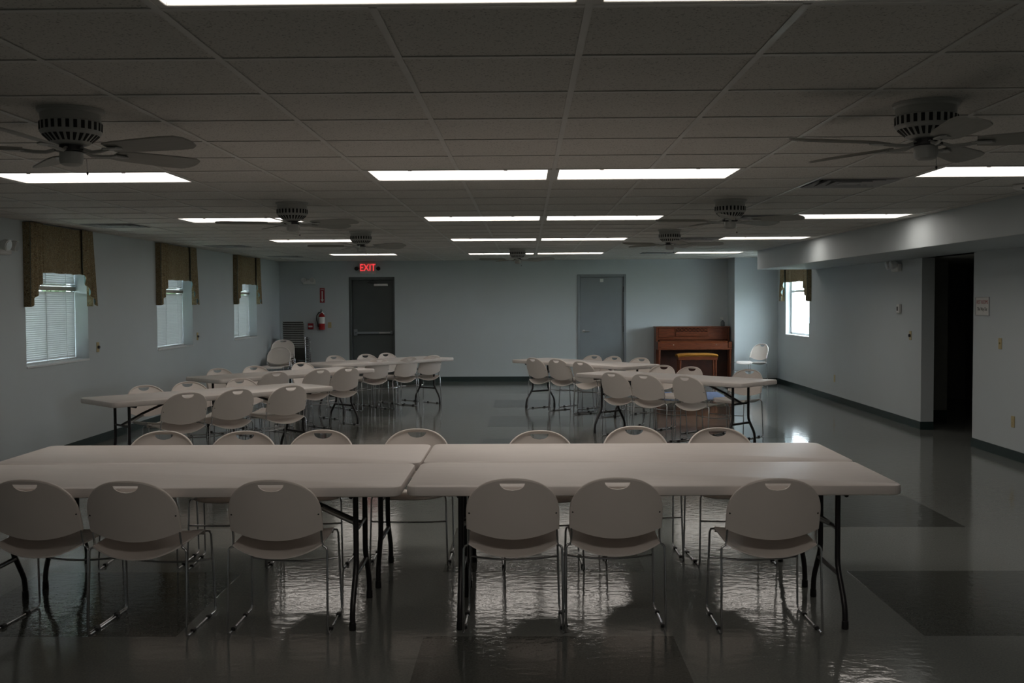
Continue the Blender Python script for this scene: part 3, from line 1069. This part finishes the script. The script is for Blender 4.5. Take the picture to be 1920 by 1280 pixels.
for k in range(n):
    lab = 'dark chair in the tall stack in the back left corner, %s' % names[n - 1 - k]
    loc = (-4.60, 20.95 - 0.004 * k + 0.03, 0.036 * k)
    if k == 0:
        dk.location = loc
        dk['label'] = lab
        dk['group'] = 'tall dark chair stack'
    else:
        copy_tree(dk, loc, 0, lab, 'tall dark chair stack')

# ------------------------------------------------------------------ piano, bench, bottle, mat
pn = thing('upright_piano', 'low reddish brown upright piano with a lattice music panel against the back wall', 'piano', (3.35, YB - 0.02, 0))
PW = 0.735
MB().bbox(-PW, -PW + 0.035, -0.36, 0, 0, 1.09).build('side_panel', 'piano_wood', pn)
MB().bbox(PW - 0.035, PW, -0.36, 0, 0, 1.09).build('side_panel', 'piano_wood', pn)
MB().bbox(-PW - 0.012, PW + 0.012, -0.38, 0, 1.09, 1.115, 0.005).build('top_lid', 'piano_wood', pn)
MB().box(-PW + 0.035, PW - 0.035, -0.03, 0, 0.05, 1.09).build('back_panel', 'piano_dark', pn)
up_ = MB().bbox(-PW + 0.035, PW - 0.035, -0.33, -0.305, 0.85, 1.09, 0.003).build('upper_panel', 'piano_wood', pn)
MB().bbox(-PW + 0.05, -0.37, -0.345, -0.33, 0.90, 1.075, 0.004).build('side_door', 'piano_wood', up_)
MB().box(-0.33, 0.30, -0.337, -0.33, 0.93, 1.08).build('lattice_backing', 'piano_dark', up_)
la = MB()
for k in range(9):
    x = -0.33 + 0.63 * k / 8
    for s_ in (-1, 1):
        x2 = x + s_ * 0.079
        if -0.335 <= x2 <= 0.305:
            la.tube([(x, -0.341, 1.01 if s_ else 1.0), (x2, -0.341, 1.075)], 0.010, 4)
la.build('lattice', 'piano_wood', up_)
MB().bbox(-0.34, 0.31, -0.355, -0.337, 0.92, 1.005, 0.004).build('music_desk', 'piano_wood', up_)
MB().bbox(-PW, PW, -0.63, -0.33, 0.66, 0.70, 0.005).build('key_bed', 'piano_wood', pn)
MB().bbox(-PW, -PW + 0.07, -0.63, -0.33, 0.70, 0.82, 0.006).build('key_block', 'piano_wood', pn)
MB().bbox(PW - 0.07, PW, -0.63, -0.33, 0.70, 0.82, 0.006).build('key_block', 'piano_wood', pn)
fb = MB().prism([(-0.615, 0.70), (-0.61, 0.79), (-0.56, 0.825), (-0.33, 0.845), (-0.33, 0.70)], -PW + 0.07, PW - 0.07, 'x').build('fallboard', 'piano_wood', pn)
for x in (-0.42, 0.42):
    MB().lathe([(0.008, 0), (0.012, 0.012), (0.009, 0.02)], 10).build('knob', 'steel', fb, 40)
    kb = fb.children[-1]
    kb.location = (x, -0.612, 0.76)
    kb.rotation_euler = (R(90), 0, 0)
for x in (-PW + 0.03, PW - 0.03):
    MB().tube([(x, -0.585, 0.66), (x, -0.585, 0.60), (x, -0.585, 0.40), (x, -0.585, 0.05), (x, -0.585, 0.0)], 0.03, 10, radii=[0.034, 0.03, 0.026, 0.022, 0.028]).build('leg', 'piano_wood', pn, 50)
    MB().bbox(x - 0.03, x + 0.03, -0.60, -0.30, 0.0, 0.05).build('toe_block', 'piano_wood', pn)
MB().bbox(-PW + 0.035, PW - 0.035, -0.31, -0.29, 0.12, 0.66, 0.003).build('lower_panel', 'piano_dark', pn)
MB().bbox(-PW + 0.035, PW - 0.035, -0.31, -0.28, 0.0, 0.12, 0.003).build('bottom_rail', 'piano_dark', pn)
for x in (-0.09, 0.0, 0.09):
    MB().bbox(x - 0.02, x + 0.02, -0.42, -0.30, 0.05, 0.065, 0.003).build('pedal', 'steel', pn)

bn = thing('piano_bench', 'wooden piano bench with a golden yellow cushion in front of the piano', 'bench', (3.31, 20.30, 0))
BWd = 0.385
cu = MB()
g = []
for i in range(11):
    u = i / 5 - 1
    g.append([(u * BWd, v * 0.17, 0.60 - 0.022 * abs(u) ** 6 - 0.022 * abs(v) ** 6) for v in (-1, -0.9, -0.5, 0, 0.5, 0.9, 1)])
cu.sheet(g, 0.035).build('cushion', 'bench_cushion', bn, 60)
MB().bbox(-BWd + 0.01, BWd - 0.01, -0.16, 0.16, 0.49, 0.558, 0.004).build('seat_box', 'piano_wood', bn)
for sx in (-1, 1):
    for sy in (-1, 1):
        MB().tube([(sx * 0.34, sy * 0.13, 0.49), (sx * 0.35, sy * 0.135, 0.0)], 0.02, 8, radii=[0.026, 0.017]).build('leg', 'piano_wood', bn, 50)

bo = thing('spray_bottle', 'small bottle with a white pump top standing on the right end of the piano', 'bottle', (3.98, YB - 0.2, 1.115))
MB().lathe([(0.038, 0), (0.042, 0.006), (0.042, 0.075), (0.03, 0.10), (0.016, 0.112), (0.015, 0.125)], 18).build('body', 'bottle_clear', bo, 40)
MB().lathe([(0.018, 0.122), (0.018, 0.14), (0.007, 0.142), (0.007, 0.16)], 14).bbox(-0.05, 0.014, -0.011, 0.011, 0.158, 0.176, 0.004).build('pump', 'white_plastic', bo, 40)

mt = MB()
mt.v = []
mt.prism(rrect(0.56, 0.72, 0.03), 0.0, 0.008)
mo = mt.build('floor_mat', 'mat_blue')
mo.location = (2.84, 17.92, 0.001)
tag(mo, 'blue floor mat lying in front of the piano bench', 'mat')

# ------------------------------------------------------------------ wall fittings
def on_back(o, x, z):
    """local +x right, +z up, front towards the camera (-y)"""
    o.location = (x, YB, z)
    return o
def on_right(o, y, z):
    o.location = (XR, y, z)
    o.rotation_euler = (0, 0, R(-90))
    return o
def on_left(o, y, z):
    o.location = (XL, y, z)
    o.rotation_euler = (0, 0, R(90))
    return o

ex = on_back(thing('exit_sign', 'red lit EXIT sign with two lamp heads above the dark door', 'exit sign'), -3.22, 2.33)
bd = MB().bbox(-0.165, 0.165, -0.055, -0.002, -0.115, 0.115, 0.006).build('sign_box', 'white_plastic', ex)
me = text_mesh('EXIT', 0.20, 0.002)
lo = obj('lettering', me, 'exit_red', bd)
lo.location = (0.0, -0.058, 0.005)
lo.rotation_euler = (R(90), 0, 0)
lo.scale = (0.80, 1, 1)
for sx in (-1, 1):
    hd_ = MB().tube([(sx * 0.165, -0.03, 0.0), (sx * 0.20, -0.045, 0.0)], 0.009, 6)
    hd_.build('lamp_arm', 'black_plastic', ex)
    MB().tube([(sx * 0.215, -0.03, 0.01), (sx * 0.218, -0.055, 0.004), (sx * 0.225, -0.10, -0.012)], 0.03, 12, radii=[0.02, 0.034, 0.042]).build('lamp_head', 'black_plastic', ex, 50)

def emergency(label):
    t = thing('emergency_light', label, 'emergency light', group='emergency light units')
    MB().bbox(-0.13, 0.13, -0.06, -0.002, -0.05, 0.05, 0.01).build('battery_box', 'white_plastic', t)
    for sx in (-1, 1):
        h_ = MB().tube([(sx * 0.075, -0.05, 0.045), (sx * 0.08, -0.09, 0.04), (sx * 0.085, -0.135, 0.03)], 0.04, 14, radii=[0.03, 0.05, 0.055]).build('lamp_head', 'white_plastic', t, 50)
        MB().tube([(sx * 0.0853, -0.1355, 0.0298), (sx * 0.0856, -0.139, 0.029)], 0.046, 14).build('lens', 'steel', h_)
    return t
on_back(emergency('white two-headed emergency light on the back wall above the fire extinguisher'), -4.43, 2.06)
on_right(emergency('white two-headed emergency light high on the right wall near the hallway'), 14.02, 2.06)
on_left(emergency('white two-headed emergency light at the left edge, near the first window'), 10.0, 2.17)

sg = on_back(thing('fire_sign', 'tall red fire extinguisher arrow sign on the back wall', 'sign'), -4.165, 1.78)
pl = MB().bbox(-0.05, 0.05, -0.006, -0.001, -0.15, 0.15, 0.002).build('sign_plate', 'sign_red', sg)
me = text_mesh('FIRE', 0.038, 0.0005)
lo = obj('lettering', me, 'label_white', pl)
lo.location = (0, -0.0068, 0.118)
lo.rotation_euler = (R(90), 0, 0)
MB().prism([(-0.012, 0.09), (0.012, 0.09), (0.012, -0.085), (0.034, -0.085), (0.0, -0.135), (-0.034, -0.085), (-0.012, -0.085)], -0.0078, -0.006, 'y').build('arrow', 'label_white', pl)

fe = on_back(thing('fire_extinguisher', 'red fire extinguisher with a white label and black hose on the back wall', 'fire extinguisher'), -4.165, 1.08)
cy = MB().lathe([(0.058, 0.0), (0.065, 0.012), (0.065, 0.27), (0.05, 0.31), (0.024, 0.33), (0.022, 0.345)], 24, (0, -0.085, 0)).build('cylinder', 'red_paint', fe, 40)
MB().lathe([(0.0665, 0.125), (0.0665, 0.26)], 24, (0, -0.085, 0)).build('label_band', 'label_white', cy, 40)
MB().bbox(-0.018, 0.018, -0.10, -0.07, 0.345, 0.372, 0.004).build('valve', 'steel', fe)
MB().bbox(-0.012, 0.012, -0.17, -0.07, 0.372, 0.385, 0.004).bbox(-0.012, 0.012, -0.175, -0.10, 0.395, 0.41, 0.004).build('handle', 'black_plastic', fe)
MB().tube([(-0.015, -0.085, 0.36), (-0.06, -0.09, 0.35), (-0.095, -0.10, 0.29), (-0.10, -0.105, 0.20), (-0.08, -0.11, 0.12), (-0.07, -0.11, 0.06)], 0.011, 8).build('hose', 'black_plastic', fe, 50)
MB().bbox(-0.03, 0.03, -0.03, -0.001, 0.1, 0.34, 0.003).build('wall_bracket', 'steel', fe)

ps = on_back(thing('fire_alarm_pull', 'small dark red fire alarm box on the back wall left of the extinguisher', 'alarm box'), -4.405, 1.15)
MB().bbox(-0.055, 0.055, -0.045, -0.001, -0.06, 0.06, 0.006).build('housing', 'sign_red', ps)
MB().bbox(-0.04, 0.04, -0.058, -0.045, -0.02, 0.012, 0.004).build('pull_bar', 'label_white', ps)

def plate(label, cat, kind):
    t = thing('wall_plate', label, cat, group='wall plates')
    MB().bbox(-0.036, 0.036, -0.007, -0.001, -0.058, 0.058, 0.002).build('cover_plate', 'beige_plastic', t)
    if kind == 'outlet':
        for z in (-0.02, 0.02):
            MB().bbox(-0.016, 0.016, -0.010, -0.006, z - 0.014, z + 0.014, 0.002).build('socket', 'beige_plastic', t)
    elif kind == 'switch':
        MB().bbox(-0.006, 0.006, -0.018, -0.006, -0.004, 0.014, 0.002).build('toggle', 'beige_plastic', t)
    else:
        MB().lathe([(0.02, 0), (0.018, 0.018), (0.016, 0.02)], 14).build('knob', 'black_plastic', t, 40)
        kb = t.children[-1]
        kb.location = (0, -0.007, 0)
        kb.rotation_euler = (R(90), 0, 0)
    return t
on_back(plate('beige switch plate on the back wall right of the fire extinguisher', 'switch', 'switch'), -4.02, 1.17)
on_left(plate('beige dimmer plate with a dark knob by the first window on the left', 'dimmer', 'dimmer'), 12.26, 1.13)
on_left(plate('beige dimmer plate with a dark knob by the second window on the left', 'dimmer', 'dimmer'), 16.01, 1.13)
on_right(plate('beige dimmer plate with a dark knob below the thermostat', 'dimmer', 'dimmer'), 13.57, 1.175)
on_right(plate('beige outlet plate low on the right wall before the hallway', 'outlet', 'outlet'), 16.87, 0.375)
on_right(plate('beige light switch plate right of the hallway sign', 'switch', 'switch'), 11.01, 1.175)
on_right(plate('beige outlet plate low on the right wall at the edge of the frame', 'outlet', 'outlet'), 10.70, 0.39)

th = on_right(thing('thermostat', 'white thermostat with a dark display on the right wall', 'thermostat'), 13.95, 1.52)
MB().bbox(-0.055, 0.055, -0.035, -0.001, -0.06, 0.06, 0.006).build('housing', 'white_plastic', th)
MB().bbox(-0.035, 0.01, -0.038, -0.034, -0.03, 0.025, 0.001).build('display', 'black_plastic', th)

sn = on_right(thing('notice_sign', 'small framed white notice with red and black words beside the hallway', 'sign'), 11.445, 1.562)
bd = MB().bbox(-0.165, 0.165, -0.006, -0.001, -0.095, 0.095, 0.001).build('sheet', 'sign_paper', sn)
fr = MB().box(-0.172, 0.172, -0.010, -0.001, 0.095, 0.102).box(-0.172, 0.172, -0.010, -0.001, -0.102, -0.095).box(-0.172, -0.165, -0.010, -0.001, -0.095, 0.095).box(0.165, 0.172, -0.010, -0.001, -0.095, 0.095)
fr.build('frame', 'vent_metal', sn)
for txt, sz, z, m_ in (('REST ROOMS', 0.058, 0.045, 'text_red'), ('This Way Out', 0.052, -0.03, 'text_black')):
    lo = obj('lettering', text_mesh(txt, sz, 0.0004), m_, bd)
    lo.location = (0, -0.0068, z)
    lo.rotation_euler = (R(90), 0, 0)
    lo.scale = (0.82, 1.0, 1.0)

sd = thing('smoke_detector', 'round white detector on the ceiling by the soffit at the right edge', 'smoke detector', (3.63, 7.72, H))
MB().lathe([(0.065, 0.0), (0.068, -0.01), (0.06, -0.025), (0.035, -0.038), (0.0, -0.042)], 24).build('dome', 'white_plastic', sd, 40)
for x in (-0.02, 0.02):
    MB().bbox(x - 0.008, x + 0.008, -0.058, -0.046, -0.034, -0.022, 0.002).build('sensor_port', 'black_plastic', sd)

# ------------------------------------------------------------------ outside
# evergreen shrubs added outside the left-hand windows to break up daylight behind the blinds
mat('foliage', (0.05, 0.085, 0.03), 0.8, var=0.5, scale=9, bump=0.6, bscale=30)
def make_shrub():
    t = thing('added_shrub', 'x', 'shrub')
    m_ = MB()
    rs = random.Random(3)
    for k in range(900):
        h_ = rs.random() ** 0.8
        r_ = (0.75 * (1 - h_) ** 0.6 + 0.12) * (0.75 + 0.3 * rs.random())
        an = rs.random() * 2 * math.pi
        c = Vector((r_ * math.cos(an), r_ * math.sin(an), 0.15 + 3.0 * h_))
        d = Vector((math.cos(an), math.sin(an), 0.5 + rs.random())).normalized()
        u = Vector((-math.sin(an), math.cos(an), 0.3 * (rs.random() - 0.5)))
        l_ = 0.16 + 0.1 * rs.random()
        n_ = d.cross(u).normalized() * 0.02
        m_.add([c - u * 0.07, c + u * 0.07, c + d * l_, c + n_ + d * 0.05], [(0, 1, 3), (1, 2, 3), (2, 0, 3), (0, 2, 1)])
    m_.build('leaves', 'foliage', t)['kind'] = 'stuff'
    MB().lathe([(0.62, 0.15), (0.66, 0.6), (0.55, 1.4), (0.36, 2.3), (0.12, 3.0), (0.0, 3.1)], 14).build('inner_growth', 'foliage', t)
    MB().tube([(0, 0, -0.02), (0, 0, 1.0)], 0.06, 8).build('stem', 'piano_dark', t)
    return t
sh = make_shrub()
ys = [11.2, 12.7, 14.1, 15.4, 17.7, 19.0, 20.4, 22.9, 24.2, 25.5, 27.0, 28.4]
wn = ['seen through the first left window', 'seen through the second left window', 'seen through the third left window']
for k, y in enumerate(ys):
    lab = 'added evergreen shrub dimming the blinds, %s, %s of its four' % (wn[k // 4], ['nearest', 'second', 'third', 'farthest'][k % 4])
    loc = (-7.4 - 0.12 * (k % 3), y, -0.2)
    if k == 0:
        sh.location = loc
        sh['label'] = lab
        sh['group'] = 'shrubs added outside the left windows'
    else:
        copy_tree(sh, loc, k * 1.3, lab, 'shrubs added outside the left windows')
gr = MB().box(-60, 60, -40, 80, -0.35, -0.2).build('outdoor_ground', 'asphalt')
struct(gr)
tag(gr, 'ground outside the windows', 'ground')
